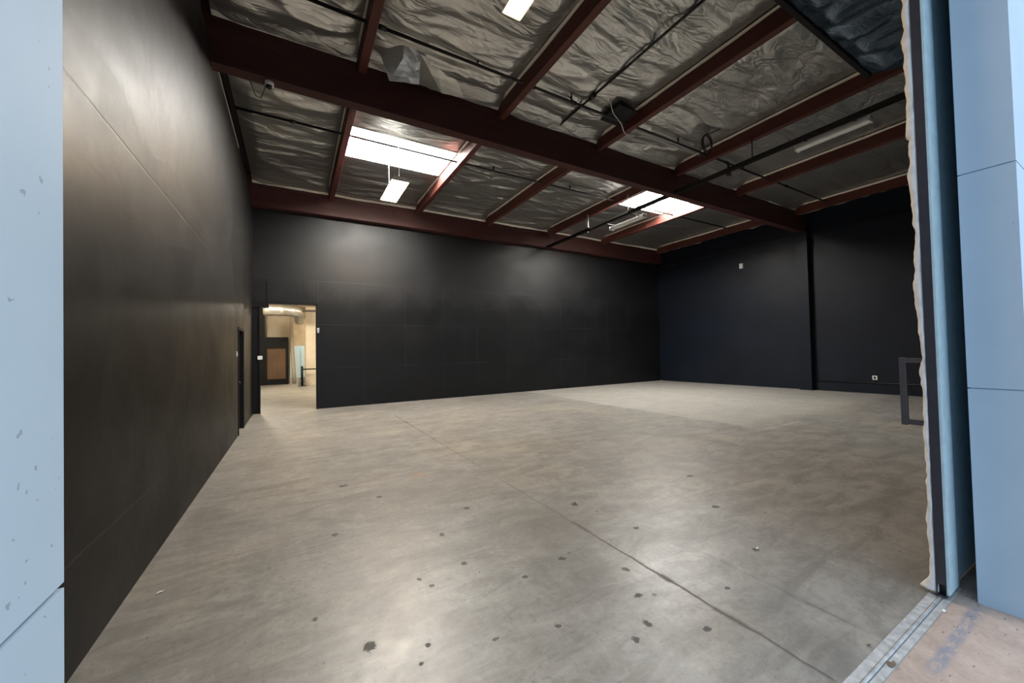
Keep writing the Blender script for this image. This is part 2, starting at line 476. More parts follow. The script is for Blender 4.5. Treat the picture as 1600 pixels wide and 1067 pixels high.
def tube(bm, pts, r, n=10, caps=True, rfun=None):
    pts = [Vector(p) for p in pts]
    rings = []
    prev = None
    for i, p in enumerate(pts):
        d = (pts[min(i + 1, len(pts) - 1)] - pts[max(i - 1, 0)]).normalized()
        if prev is None:
            a = Vector((0, 0, 1)) if abs(d.z) < 0.9 else Vector((1, 0, 0))
            s = d.cross(a).normalized()
        else:
            s = (prev - d * prev.dot(d)).normalized()
        prev = s
        t = d.cross(s)
        rr = rfun(i) if rfun else r
        rings.append([bm.verts.new(p + s * math.cos(k * 2 * math.pi / n) * rr + t * math.sin(k * 2 * math.pi / n) * rr) for k in range(n)])
    for a, b in zip(rings, rings[1:]):
        for k in range(n):
            bm.faces.new((a[k], a[(k + 1) % n], b[(k + 1) % n], b[k]))
    if caps:
        bm.faces.new(list(reversed(rings[0]))); bm.faces.new(rings[-1])
    return bm

def TB(pts, r, n=10, **k):
    return tube(bmesh.new(), pts, r, n, **k)

def lathe(bm, prof, c, n=20, axis=2):
    rings = []
    for (r, h) in prof:
        ring = []
        for k in range(n):
            a = k * 2 * math.pi / n
            p = [r * math.cos(a), r * math.sin(a), h]
            if axis == 0: p = [h, p[0], p[1]]
            if axis == 1: p = [p[0], h, p[1]]
            ring.append(bm.verts.new((c[0] + p[0], c[1] + p[1], c[2] + p[2])))
        rings.append(ring)
    for a, b in zip(rings, rings[1:]):
        for k in range(n):
            bm.faces.new((a[k], a[(k + 1) % n], b[(k + 1) % n], b[k]))
    bm.faces.new(list(reversed(rings[0]))); bm.faces.new(rings[-1])
    return bm

def arc(pts, rad=0.06, n=6):
    """round the corners of a polyline"""
    pts = [Vector(p) for p in pts]
    out = [pts[0]]
    for a, b, c in zip(pts, pts[1:], pts[2:]):
        d1 = (a - b); d2 = (c - b)
        r = min(rad, d1.length * 0.45, d2.length * 0.45)
        p0 = b + d1.normalized() * r; p1 = b + d2.normalized() * r
        for k in range(n + 1):
            t = k / n
            out.append(p0 * (1 - t) ** 2 + b * 2 * t * (1 - t) + p1 * t * t)
    out.append(pts[-1])
    return out

def tag(o, label, cat, group=None):
    o['label'] = label; o['category'] = cat
    if group: o['group'] = group
    return o

def thing(name, label, cat, loc, group=None):
    o = bpy.data.objects.new(name, None)
    C.objects.link(o); o.location = loc; o.empty_display_size = 0.2
    return tag(o, label, cat, group)

def struct(name, bm, mat, parent=None, **k):
    o = link(name, bm, mat, parent, **k)
    if parent is None: o['kind'] = 'structure'
    return o

# ------------------------------------------------------------------ dimensions (metres)
XL, YB = -0.972, 12.42          # left wall face, back wall face
YF0, YF1 = 0.415, 0.636         # outer and inner face of the front wall
OX0, OX1, OZ = -0.25, 3.58, 4.35  # big door opening
ZROOF = 6.52
def xr(y): return 15.42 + (12.42 - y) * 0.062   # right wall runs slightly out of square
XF = xr(YF1)

# ------------------------------------------------------------------ floor and ground
bm = bmesh.new()
box(bm, -2.2, 17.2, 0.72, 12.6, -0.15, 0.0)
struct('floor', bm, M['floor'])
bm = bmesh.new()
box(bm, -2.6, 5.2, 12.6, 34, -0.15, 0.0)
struct('floor_back_room', bm, M['floor'])
bm = bmesh.new()
box(bm, -30, 30, -40, 0.72, -0.15, 0.0)
struct('ground_apron', bm, M['apron'])

# ------------------------------------------------------------------ front wall: pale blue tilt-up concrete with reveal joints
def wall_block(bm, x0, x1, y0, y1, z0, z1, joints, lean=0.0, g=0.007, d=0.010, side=0):
    """stack of concrete panels separated by narrow recessed joints"""
    zs = [z0]
    for j in joints:
        zs += [j - g / 2, j + g / 2]
    zs.append(z1)
    for i in range(0, len(zs) - 1):
        a, b = zs[i], zs[i + 1]
        q = d if i % 2 else 0.0
        vs = box(bm, x0 + q, x1 - q, y0 + q, y1 - q, a, b, 0)
        if lean:
            for v in vs:
                if v.co.y > (y0 + y1) / 2:
                    v.co.y += (1.58 - v.co.z) * lean
bm = bmesh.new()
wall_block(bm, -8, OX0, YF0, 0.690, 0.0, OZ, (1.30, 2.61, 3.92), 0.022)
struct('wall_front_left', bm, M['blue'])
bm = bmesh.new()
wall_block(bm, OX1, XF + 0.4, YF0, YF1, 0.0, OZ, (1.297, 2.61, 3.92))
struct('wall_front_right', bm, M['blue'])
struct('wall_front_header', BX(-8, XF + 0.4, YF0, YF1, OZ, 7.6), M['blue'])

# ------------------------------------------------------------------ left wall with a doorway
DY0, DY1, DZ = 9.30, 10.18, 2.13
bm = bmesh.new()
T = 0.16
box(bm, XL - T, XL, 0.60, DY0, 0, 5.86)
box(bm, XL - T, XL, DY1, YB, 0, 5.86)
box(bm, XL - T, XL, DY0, DY1, DZ, 5.86)
box(bm, XL - T, XL - 0.10, 0.60, YB, 5.86, ZROOF)
struct('wall_left', bm, M['wl'])
d1 = struct('doorway_dark_fill', BX(XL - T - 0.02, XL - T + 0.03, DY0, DY1, 0.01, DZ), M['black'])  # black leaf and knob added in place of the dark room beyond
link('door_frame', (lambda b: (box(b, XL - 0.10, XL + 0.012, DY0 - 0.03, DY0 + 0.02, 0, DZ + 0.03), box(b, XL - 0.10, XL + 0.012, DY1 - 0.02, DY1 + 0.03, 0, DZ + 0.03),
     box(b, XL - 0.10, XL + 0.012, DY0, DY1, DZ - 0.02, DZ + 0.03), b)[-1])(bmesh.new()), M['black'], d1)
link('door_knob', lathe(bmesh.new(), [(0.012, 0), (0.012, 0.05), (0.028, 0.055), (0.03, 0.075), (0.02, 0.09)], (XL - T + 0.03, DY1 - 0.1, 1.0), 14, 0), M['strut'], d1, True)

# ------------------------------------------------------------------ back wall with the opening to the lit room
BX0, BX1, BZ = -1.05, 0.60, 3.05
bm = bmesh.new()
box(bm, -1.3, BX0, YB, YB + 0.16, 0, ZROOF)
box(bm, BX1, XF + 0.4, YB, YB + 0.16, 0, ZROOF)
box(bm, BX0, BX1, YB, YB + 0.16, BZ, ZROOF)
struct('wall_back', bm, M['wb'])
struct('trim_1', BX(-0.665, -0.635, YB - 0.012, YB, BZ, 3.62), M['black'])
bm = bmesh.new()
box(bm, BX1 - 0.05, BX1, YB - 0.02, YB + 0.18, 0, BZ)
box(bm, BX0, BX1, YB - 0.02, YB + 0.18, BZ - 0.03, BZ + 0.02)
struct('trim_2', bm, M['black'])

# ------------------------------------------------------------------ right wall
def right_wall():
    bm = bmesh.new()
    def slab(off, y0, y1, z0, z1, th=0.3):
        vs = box(bm, 0, th, y0, y1, z0, z1)
        for v in vs: v.co.x += xr(v.co.y) + off
    slab(0.00, YF1, YB + 0.1, 0.0, 4.93)
    slab(0.035, YF1, YB + 0.1, 4.93, 5.50)
    slab(0.08, YF1, YB + 0.1, 5.50, ZROOF)
    return bm
struct('wall_right', right_wall(), M['wr'])
bm = bmesh.new()
vs = box(bm, -0.24, 0.0, 6.27, 6.64, 0, 5.60)
for v in vs: v.co.x += xr(6.4)
struct('trim_3', bm, M['wr'])                    # pilaster under the beam end
bm = bmesh.new()
vs = box(bm, -0.05, 0.05, YF1, YB, 5.46, 5.52)
for v in vs: v.co.x += xr(v.co.y)
struct('trim_4', bm, M['wr'])                    # narrow ledge
bm = bmesh.new()
vs = box(bm, -0.025, 0.0, YF1, YB, 0.0, 0.29)
for v in vs: v.co.x += xr(v.co.y)
struct('baseboard_right', bm, M['wr'])

# ------------------------------------------------------------------ roof deck, with holes for the skylights
PX = [(0.905, 1.030), (3.475, 3.600), (5.995, 6.125), (8.715, 8.850), (11.545, 11.680), (15.10, 15.24)]   # purlins
SK = [(1.030, 3.475, 8.50, 9.90), (8.850, 11.545, 7.72, 9.10)]
BY0, BY1 = 6.40, 6.60
bm = bmesh.new()
def deck(x0, x1, y0, y1): box(bm, x0, x1, y0, y1, ZROOF, ZROOF + 0.06)
deck(-1.2, 1.03, YF1, 12.5); deck(3.475, 8.85, YF1, 12.5); deck(11.545, XF + 0.4, YF1, 12.5)
for (x0, x1, y0, y1) in SK:
    deck(x0, x1, YF1, y0); deck(x0, x1, y1, 12.5)
struct('ceiling', bm, M['deck'])
for i, (x0, x1, y0, y1) in enumerate(SK):
    w = struct('window_%d' % (i + 1), lit_panel(x0 - 0.05, x1 + 0.05, y0 - 0.05, y1 + 0.05, ZROOF + 0.19, ZROOF + 0.22), [M['white'], M['glow']])
    bm = bmesh.new()
    for (a, b, c, d) in ((x0 + 0.002, x0 + 0.03, y0 + 0.004, y1 - 0.004), (x1 - 0.03, x1 - 0.002, y0 + 0.004, y1 - 0.004), (x0 + 0.002, x1 - 0.002, y0 + 0.002, y0 + 0.03), (x0 + 0.002, x1 - 0.002, y1 - 0.03, y1 - 0.002)):
        box(bm, a, b, c, d, ZROOF - 0.12, ZROOF + 0.19)
    link('window_frame', bm, M['foil_edge'], w)
    w['label'] = ['glowing roof skylight above the hanging lamp', 'glowing roof skylight above the far strip light'][i]

# ------------------------------------------------------------------ beams and purlins
def beam_bm(x0, x1, y0, y1, z0, z1, lam=0.04):
    """glued-laminated beam: faint ridges between the laminations"""
    bm = bmesh.new()
    n = max(1, int(round((z1 - z0) / lam)))
    for i in range(n):
        a = z0 + (z1 - z0) * i / n; b = z0 + (z1 - z0) * (i + 1) / n
        q = random.uniform(0, 0.004)
        box(bm, x0, x1, y0 + q, y1 - q, a, b - 0.0006)
    return bm
tag(link('roof_beam', beam_bm(XL - 0.1, xr(6.5), BY0, BY1, 5.60, ZROOF), M['woodx']),
    'deep dark red glulam beam crossing the middle of the ceiling', 'beam')
tag(link('roof_beam', beam_bm(XL - 0.1, xr(12.2) - 0.02, 12.20, 12.42, 5.64, ZROOF, 0.1), M['woodx']),
    'dark red glulam beam along the top of the back wall', 'beam')
ORD = ['nearest the left wall', 'second from the left wall', 'third from the left wall', 'fourth from the left wall', 'fifth from the left wall', 'beside the right wall']
for i, (a, b) in enumerate(PX):
    o = link('roof_purlin', BX(a, b, YF1, BY0, 6.10, ZROOF), M['woody'], bevel=0.006)
    tag(o, 'dark red timber purlin in front of the main beam, ' + ORD[i], 'purlin', 'purlins in front of the main beam')
for i, (a, b) in enumerate(PX):
    o = link('roof_purlin', BX(a, b, BY1, 12.20, 6.10, ZROOF), M['woody'], bevel=0.006)
    tag(o, 'dark red timber purlin behind the main beam, ' + ORD[i], 'purlin', 'purlins behind the main beam')

# ------------------------------------------------------------------ foil faced insulation between the purlins
def nz(x, y, z=0.0): return noise.noise(Vector((x, y, z)))
def ridge(x, y, z=0.0): return 1.0 - abs(noise.noise(Vector((x, y, z)))) * 2.0
def blanket(x0, x1, y0, y1, seed, sag, wild, hole=None, droop0=0.0, droop1=0.0, step=0.04, flange=True, zb=6.42):
    bm = bmesh.new()
    nx = max(6, int((x1 - x0) / step)); ny = max(6, int((y1 - y0) / step))
    grid = []
    for j in range(ny + 1):
        row = []
        y = y0 + (y1 - y0) * j / ny
        for i in range(nx + 1):
            x = x0 + (x1 - x0) * i / nx
            u = i / nx
            e = min(1.0, 7.0 * min(u, 1 - u))                 # held at the purlins
            ey = min(1.0, (y1 - y) / 0.35, (y - y0) / 0.35)
            wy = y + 0.10 * nz(x * 0.9, y * 0.7, seed + 17) + wild * 0.22 * nz(x * 0.45, y * 0.35, seed + 23)
            rows = abs(math.sin(math.pi * wy / 0.61)) ** 0.55          # lines of the sub-purlins above
            f = nz(x * 0.6, y * 0.6, seed + 1.0)
            q1 = nz(x * 0.5 + 0.2 * y, wy * 2.1, seed + 3.3); q2 = nz(x * 1.1 - 0.5 * y, wy * 4.6, seed + 5.1)
            s1 = 1 - abs(q1) * 2.4; s2 = 1 - abs(q2) * 2.2
            d = min(u, 1 - u) * (x1 - x0)
            gath = math.exp(-d / 0.30) * (1 - abs(nz(y * 5.5 + x * 1.5, u * 2, seed + 7.7)) * 2)   # gathers beside the purlins
            z = zb - e * sag * rows * (0.8 + 0.5 * f)
            z -= e * ey * wild * (0.055 * max(0, s1) ** 2 + 0.020 * max(0, s2) ** 1.5 + 0.045 * (f + 0.4))
            z -= min(1, 12 * min(u, 1 - u)) * ey * wild * 0.022 * gath
            if droop1: z -= droop1 * max(0.0, 1 - (y1 - y) / 0.45) ** 1.5
            if droop0: z -= droop0 * max(0.0, 1 - (y - y0) / 0.45) ** 1.5
            z = min(z, ZROOF - 0.03)
            row.append(bm.verts.new((x, y, z)))
        grid.append(row)
    for j in range(ny):
        for i in range(nx):
            if hole:
                cx = x0 + (x1 - x0) * (i + 0.5) / nx; cy = y0 + (y1 - y0) * (j + 0.5) / ny
                if hole[0] < cx < hole[1] and hole[2] < cy < hole[3]: continue
            bm.faces.new((grid[j][i], grid[j][i + 1], grid[j + 1][i + 1], grid[j + 1][i]))
    loose = [v for v in bm.verts if not v.link_faces]
    bmesh.ops.delete(bm, geom=loose, context='VERTS')
    return bm

def flange_bm(x, y0, y1, seed, side, hole=None, zt=6.395, zl=6.352):
    """stapled foil edge against the purlin face, its glint put into a pale colour"""
    bm = bmesh.new()
    n = int((y1 - y0) / 0.05)
    prev = None
    for k in range(n + 1):
        y = y0 + (y1 - y0) * k / n
        skip = hole and hole[2] - 0.02 < y < hole[3] + 0.02
        gape = 0.005 + 0.020 * max(0, nz(y * 1.3, seed, 2.0)) + 0.004 * nz(y * 7, seed)
        low = zl + 0.022 * nz(y * 0.9, seed, 5.0) + 0.007 * nz(y * 6, seed, 3.0)
        row = [bm.verts.new((x + side * 0.030, y, zt)), bm.verts.new((x + side * (0.012 + gape * 0.4), y, zt - 0.012)),
               bm.verts.new((x + side * gape, y, low + 0.015)), bm.verts.new((x + side * (0.003 + gape * 0.4), y, low))]
        if prev and not skip:
            for a in range(3): bm.faces.new((prev[a], prev[a + 1], row[a + 1], row[a]))
        prev = row if not skip else None
    bmesh.ops.delete(bm, geom=[v for v in bm.verts if not v.link_faces], context='VERTS')
    return bm

EDGE = [XL + 0.0] + [p[1] for p in PX]
END = [p[0] for p in PX]
BAY = ['left wall to first purlin', 'first to second purlin', 'second to third purlin', 'third to fourth purlin', 'fourth to fifth purlin', 'fifth to last purlin']
WF = [1.7, 1.45, 0.7, 0.65, 0.6, 0.55]
WB = [0.9, 0.7, 0.8, 0.7, 0.6, 0.5]
def beam_edge(x0, x1, y, z, seed, side):
    """thin pale edge of the foil stapled along a beam"""
    bm = bmesh.new(); prev = None
    n = int((x1 - x0) / 0.05)
    for k in range(n + 1):
        x = x0 + (x1 - x0) * k / n
        g = 0.006 + 0.018 * max(0, nz(x * 1.6, seed, 4)); lo = z + 0.018 * nz(x * 0.9, seed) + 0.008 * nz(x * 6, seed, 2)
        row = [bm.verts.new((x, y + side * 0.05, lo + 0.05)), bm.verts.new((x, y + side * (g + 0.01), lo + 0.018)), bm.verts.new((x, y + side * g * 0.5 + side * 0.003, lo))]
        if prev:
            for a in range(2): bm.faces.new((prev[a], prev[a + 1], row[a + 1], row[a]))
        prev = row
    return bm
def insul(x0, x1, y0, y1, k, seed, sag, wild, d0, d1, label, group, edges):
    b = link('insulation_blanket', blanket(x0, x1, y0, y1, seed, sag, wild, droop0=d0, droop1=d1), M['foil'], None, True)
    tag(b, label, 'insulation', group)
    link('stapled_edge', flange_bm(END[k], y0 + 0.02, y1 - 0.01, seed * 0.33, -1), M['staple'], b, True)
    if edges: link('beam_edge', beam_edge(x0 + 0.01, x1 - 0.01, y1, edges, seed, -1), M['staple'], b, True)
for k in range(6):
    x0, x1 = EDGE[k] + 0.004, END[k] - 0.004
    insul(x0, x1, YF1 + 0.03, BY0 - 0.005, k, 11.3 * k, 0.05, WF[k], 0.0, 0.14, 'silver foil insulation in front of the main beam, from ' + BAY[k],
          'foil insulation in front of the main beam', 6.245)
    g = 'foil insulation behind the main beam'
    if k in (1, 4):
        h = SK[0] if k == 1 else SK[1]
        insul(x0, x1, BY1 + 0.005, h[2], k, 11.3 * k + 60, 0.04, WB[k], 0.10, 0.0, 'foil insulation strip between the main beam and the %s skylight' % ('left', 'far')[k == 4], g, 0)
        insul(x0, x1, h[3], 12.195, k, 11.3 * k + 80, 0.04, WB[k], 0.0, 0.14, 'foil insulation strip between the %s skylight and the back beam' % ('left', 'far')[k == 4], g, 6.235)
    else:
        insul(x0, x1, BY1 + 0.005, 12.195, k, 11.3 * k + 60, 0.04, WB[k], 0.10, 0.14, 'dark foil insulation behind the main beam, from ' + BAY[k], g, 6.235)

# torn corner of foil that hangs down in front of the beam
def flap():
    """two flat shards of foil folded along a crease, like torn wrapping"""
    bm = bmesh.new()
    P = {'apex': (1.10, 6.00, 6.46), 'low': (1.34, 6.10, 5.93), 'low2': (1.80, 6.05, 5.985), 'mid': (1.52, 5.93, 6.24), 'up': (1.50, 5.80, 6.45),
         'tail': (2.30, 6.34, 6.18), 'tail2': (2.95, 6.37, 6.30), 'peak': (1.78, 5.86, 6.36), 'top': (2.1, 5.95, 6.42)}
    V = {k: bm.verts.new(p) for k, p in P.items()}
    for f in (('apex', 'low', 'mid'), ('low', 'low2', 'mid'), ('apex', 'mid', 'up'), ('mid', 'peak', 'up'), ('mid', 'low2', 'peak'),
              ('low2', 'tail', 'peak'), ('peak', 'tail', 'top'), ('tail', 'tail2', 'top')):
        bm.faces.new([V[k] for k in f])
    bmesh.ops.subdivide_edges(bm, edges=bm.edges[:], cuts=3, use_grid_fill=True)
    for v in bm.verts:
        v.co.y += 0.030 * nz(v.co.x * 4, v.co.z * 5, 3); v.co.z += 0.008 * nz(v.co.x * 9, v.co.z * 9, 1)
    return bm
o = tag(link('foil_flap', flap(), M['foil_edge'], None, False), 'torn triangular flap of silver foil hanging in front of the main beam', 'insulation')
md = o.modifiers.new('thickness', 'SOLIDIFY'); md.thickness = 0.006

# torn paper edging below the purlin beside the right wall
def torn(y0, y1, seed, depth):
    bm = bmesh.new()
    n = int((y1 - y0) / 0.06); prev = None
    for k in range(n + 1):
        y = y0 + (y1 - y0) * k / n
        dz = depth * max(-0.4, nz(y * 1.1, seed) - 0.05 + 0.6 * nz(y * 4, seed, 4))
        x = 15.245
        row = [bm.verts.new((x + 0.04, y, 6.30)), bm.verts.new((x + 0.045, y, 6.13)), bm.verts.new((x + 0.04 + 0.05 * nz(y * 3, seed, 8), y, 6.105 - dz))]
        if prev:
            for a in range(2): bm.faces.new((prev[a], prev[a + 1], row[a + 1], row[a]))
        prev = row
    return bm
for (ya, yb, sd, lab) in ((0.9, 6.38, 1.0, 'torn pale insulation edge under the right-hand purlin in front of the main beam'),
                          (6.62, 12.15, 4.0, 'torn pale insulation edge under the right-hand purlin behind the main beam')):
    o = tag(link('torn_insulation', torn(ya, yb, sd, 0.09), M['kraft'], None, True), lab, 'insulation')
    md = o.modifiers.new('thickness', 'SOLIDIFY'); md.thickness = 0.008
# blanket strip between that purlin and the right wall
def side_strip():
    bm = bmesh.new()
    for (ya, yb) in ((YF1 + 0.03, BY0), (BY1, 12.19)):
        n = 40; prev = None
        for k in range(n + 1):
            y = ya + (yb - ya) * k / n
            row = [bm.verts.new((15.245 + (xr(y) + 0.06 - 15.245) * t, y, 6.42 - 0.05 * math.sin(t * 3.1) + 0.02 * nz(y * 3, t * 3, 2))) for t in (0, .33, .66, 1)]
            if prev:
                for a in range(3): bm.faces.new((prev[a], prev[a + 1], row[a + 1], row[a]))
            prev = row
    return bm
tag(link('insulation_blanket', side_strip(), M['foil'], None, True), 'narrow dark foil insulation strip above the top of the right wall', 'insulation')

# ------------------------------------------------------------------ pale strips on top of the left wall
tag(link('wall_cap_strip', BX(XL - 0.10, XL + 0.006, 6.95, 9.45, 5.862, 5.885), M['white']), 'thin pale metal strip along the top of the left wall', 'strip')

# ------------------------------------------------------------------ black plastic wrapped duct by the front wall
def duct():
    bm = bmesh.new()
    x0, x1, y0, y1, z0, z1 = 1.2, 6.72, 0.70, 1.93, 5.20, 5.95
    nx, ny = 90, 24
    # wrinkled underside, plain sides
    g = []
    for j in range(ny + 1):
        row = []
        for i in range(nx + 1):
            x = x0 + (x1 - x0) * i / nx; y = y0 + (y1 - y0) * j / ny
            e = min(1, 6 * min(j / ny, 1 - j / ny))
            c = ridge(x * 2.2 + 0.4 * y, y * 0.9, 2.2)
            row.append(bm.verts.new((x, y, z0 - e * (0.05 + 0.09 * c + 0.06 * nz(x * 5, y * 4, 1)))))
        g.append(row)
    for j in range(ny):
        for i in range(nx):
            bm.faces.new((g[j][i], g[j][i + 1], g[j + 1][i + 1], g[j + 1][i]))
    border = [g[0][i] for i in range(nx + 1)] + [g[j][nx] for j in range(1, ny + 1)] + [g[ny][i] for i in range(nx - 1, -1, -1)] + [g[j][0] for j in range(ny - 1, 0, -1)]
    top = [bm.verts.new((v.co.x, v.co.y, z1)) for v in border]
    n = len(border)
    for k in range(n):
        bm.faces.new((border[k], border[(k + 1) % n], top[(k + 1) % n], top[k]))
    bm.faces.new(top)
    return bm
dt = thing('wrapped_duct', 'black plastic wrapped duct under the roof beside the front wall', 'duct', (4, 1.3, 5.95))
link('wrapping', duct(), M['plastic'], dt, True)
link('edge_batten', BX(1.2, 6.74, 1.90, 1.96, 5.16, 5.24), M['black'], dt, bevel=0.008)
for x in (0.97, 3.54, 6.06):
    for y in (0.8, 1.8):
        if x > 1.2: link('hanger_rod', TB([(x, y, 5.9), (x, y, 6.10)], 0.008, 6), M['pipe'], dt)

# ------------------------------------------------------------------ sprinkler pipes
def sprinkler(name, label, y, x0, x1, z, heads, cups):
    t = thing(name, label, 'pipe', (x0, y, z), 'sprinkler pipes')
    link('pipe', TB([(x0, y, z), (x1, y, z)], 0.024, 12), M['pipe'], t, True)
    for x in cups:
        link('coupling', TB([(x - 0.05, y, z), (x + 0.05, y, z)], 0.036, 12), M['pipe'], t, True)
    for x in heads:
        bm = TB([(x, y, z), (x, y, z + 0.09)], 0.014, 8)
        lathe(bm, [(0.022, 0.07), (0.024, 0.10), (0.012, 0.11), (0.012, 0.135), (0.03, 0.14), (0.03, 0.146)], (x, y, z), 12)
        link('sprinkler_head', bm, M['pipe'], t, True)
    return t
sprinkler('sprinkler_pipe', 'thin black sprinkler pipe in front of the main beam, running through the purlins', 5.50, XL + 0.03, 15.3, 6.24,
          (2.62, 4.55, 7.65, 10.3), (1.12, 3.68, 4.60, 6.20, 9.55, 12.5))
sprinkler('sprinkler_pipe', 'thin black sprinkler pipe behind the main beam, below the skylights', 8.62, XL + 0.03, 15.0, 6.24,
          (4.5, 7.0), (0.0, 3.65, 6.2, 12.0))
# drop tee of the front pipe
t = thing('pipe_drop', 'short black pipe drop below the front sprinkler pipe', 'pipe', (9.62, 5.5, 6.2))
link('drop', TB([(9.62, 5.5, 6.24), (9.62, 5.5, 5.98)], 0.035, 10), M['pipe'], t, True)
link('flange', TB([(9.62, 5.5, 5.98), (9.62, 5.5, 5.93)], 0.055, 10), M['pipe'], t, True)
# pipe crossing from front to back
t = thing('branch_pipe', 'slim black branch pipe running from the front to the main beam', 'pipe', (4.95, 4, 6.32))
link('pipe', TB([(4.86, 0.9, 6.30), (4.86, BY0, 6.30)], 0.022, 10), M['pipe'], t, True)
link('clamp', TB([(4.86, 5.2, 6.30), (4.86, 5.32, 6.30)], 0.045, 10), M['pipe'], t, True)
# thin rods under the first skylight bay
for (y, lab, mt) in ((10.72, 'thin pale rod across the bay behind the hanging lamp', 'galv'), (11.85, 'thin dull rod across the bay close to the back beam', 'strut')):
    o = link('tie_rod', TB([(1.03, y, 6.27), (3.475, y, 6.27)], 0.010, 8), M[mt], None, True)
    tag(o, lab, 'rod')

# ------------------------------------------------------------------ black panel, cable and coil on the ceiling
def warped_plate():
    bm = bmesh.new()
    vs = box(bm, 5.42, 5.93, 5.12, 5.66, 6.235, 6.262)
    return bm
tag(link('junction_panel', warped_plate(), M['black'], bevel=0.006), 'square black panel fixed under the foil beside the third purlin', 'panel')
tag(link('cable', TB(arc([(5.2, 5.15, 6.30), (5.45, 5.35, 6.22), (5.80, 5.45, 6.15), (5.97, 5.55, 6.06), (6.16, 5.60, 6.08), (6.7, 5.62, 6.22), (8.7, 5.64, 6.27)], 0.2), 0.008, 6), M['offwhite'], None, True),
    'thin white cable draped over the third purlin beside the black panel', 'cable')
bm = bmesh.new()
for k in range(3):
    pts = []
    for a in range(25):
        an = a * 2 * math.pi / 24
        pts.append((7.95 + 0.02 * k + 0.16 * math.cos(an) * (1 + 0.05 * k), 4.98 + 0.03 * k, 6.08 + 0.20 * math.sin(an)))
    tube(bm, pts, 0.011, 6)
tube(bm, [(7.95, 5.0, 6.28), (7.75, 4.75, 6.36)], 0.010, 6)
tube(bm, [(7.97, 5.0, 6.28), (8.15, 4.70, 6.36)], 0.010, 6)
tag(link('cable_coil', bm, M['strut'], None, True), 'coil of dark cable hanging from the foil beside the fourth purlin', 'cable')
tag(link('cable_hook', TB(arc([(12.3, 7.35, 6.40), (12.9, 7.45, 6.14), (13.25, 7.45, 6.16), (13.5, 7.35, 6.40)], 0.15), 0.014, 6), M['offwhite'], None, True),
    'short white cable loop hanging behind the beam near the right wall', 'cable')

# ------------------------------------------------------------------ dome camera under the beam
t = thing('security_camera', 'small white dome camera under the left end of the main beam', 'camera', (-0.30, 6.50, 5.60))
link('base', lathe(bmesh.new(), [(0.062, 0.0), (0.065, -0.02), (0.058, -0.05), (0.045, -0.06)], (-0.30, 6.50, 5.60), 20), M['white'], t, True)
link('dome', lathe(bmesh.new(), [(0.045, -0.055), (0.043, -0.075), (0.032, -0.095), (0.014, -0.105)], (-0.30, 6.50, 5.60), 20), M['pipe'], t, True)
link('wire', TB([(-0.34, 6.54, 5.57), (-0.42, 6.8, 5.50), (-0.52, 7.2, 5.75), (-0.7, 7.3, 6.34)], 0.006, 6), M['pipe'], t, True)

# ------------------------------------------------------------------ warm high bay lamps
def highbay(cx, y0, y1, z, label, w=0.20):
    t = thing('high_bay_lamp', label, 'lamp', (cx, (y0 + y1) / 2, ZROOF - 0.1), 'warm high bay lamps')
    bm = bmesh.new()        # reflector housing: open-bottomed trough
    prof = [(-w, 0.0), (-w + 0.06, 0.10), (w - 0.06, 0.10), (w, 0.0)]
    a = [bm.verts.new((cx + px, y0, z + pz)) for px, pz in prof]; b = [bm.verts.new((cx + px, y1, z + pz)) for px, pz in prof]
    for k in range(3): bm.faces.new((a[k], a[k + 1], b[k + 1], b[k]))
    bm.faces.new(a); bm.faces.new(list(reversed(b)))
    o = link('housing', bm, M['white'], t)
    md = o.modifiers.new('thickness', 'SOLIDIFY'); md.thickness = 0.004; md.offset = 1
    link('diffuser', lit_panel(cx - w + 0.012, cx + w - 0.012, y0 + 0.01, y1 - 0.01, z + 0.004, z + 0.012), [M['white'], M['lamp']], t)
    for yy in (y0 + 0.12, y1 - 0.12):
        link('hanging_rod', TB([(cx, yy, z + 0.10), (cx, yy, ZROOF + (0.19 if y0 > 5 else -0.03))], 0.008, 8), M['white'], t, True)
    return t
highbay(2.07, 8.45, 9.72, 5.40, 'glowing warm lamp hanging below the first skylight behind the main beam')
highbay(2.17, 2.40, 3.66, 5.40, 'glowing warm lamp at the top edge of the photo, in front of the main beam', 0.12)

# ------------------------------------------------------------------ long strut channel with two unlit strip lights
t = thing('strut_channel', 'long dark steel channel hung below the purlins, carrying the strip lights', 'channel', (8.72, 7, 5.63))
bm = bmesh.new()
CX = 8.70
for (a, b, c, d) in ((CX - 0.05, CX - 0.042, 5.60, 5.68), (CX + 0.042, CX + 0.05, 5.60, 5.68), (CX - 0.05, CX + 0.05, 5.672, 5.68), (CX - 0.05, CX - 0.022, 5.60, 5.606), (CX + 0.022, CX + 0.05, 5.60, 5.606)):
    box(bm, a, b, 1.1, 12.18, c, d)
link('rail', bm, M['strut'], t)
for yy in (1.9, 4.45, 7.2, 9.9, 11.8):
    link('hanger', TB([(CX, yy, 5.67), (CX, yy, 6.12 if yy != 9.9 else 6.12)], 0.012, 6), M['strut'], t, True)
link('hanger_plate', BX(CX - 0.07, CX + 0.07, 9.86, 9.94, 5.58, 5.60), M['strut'], t)
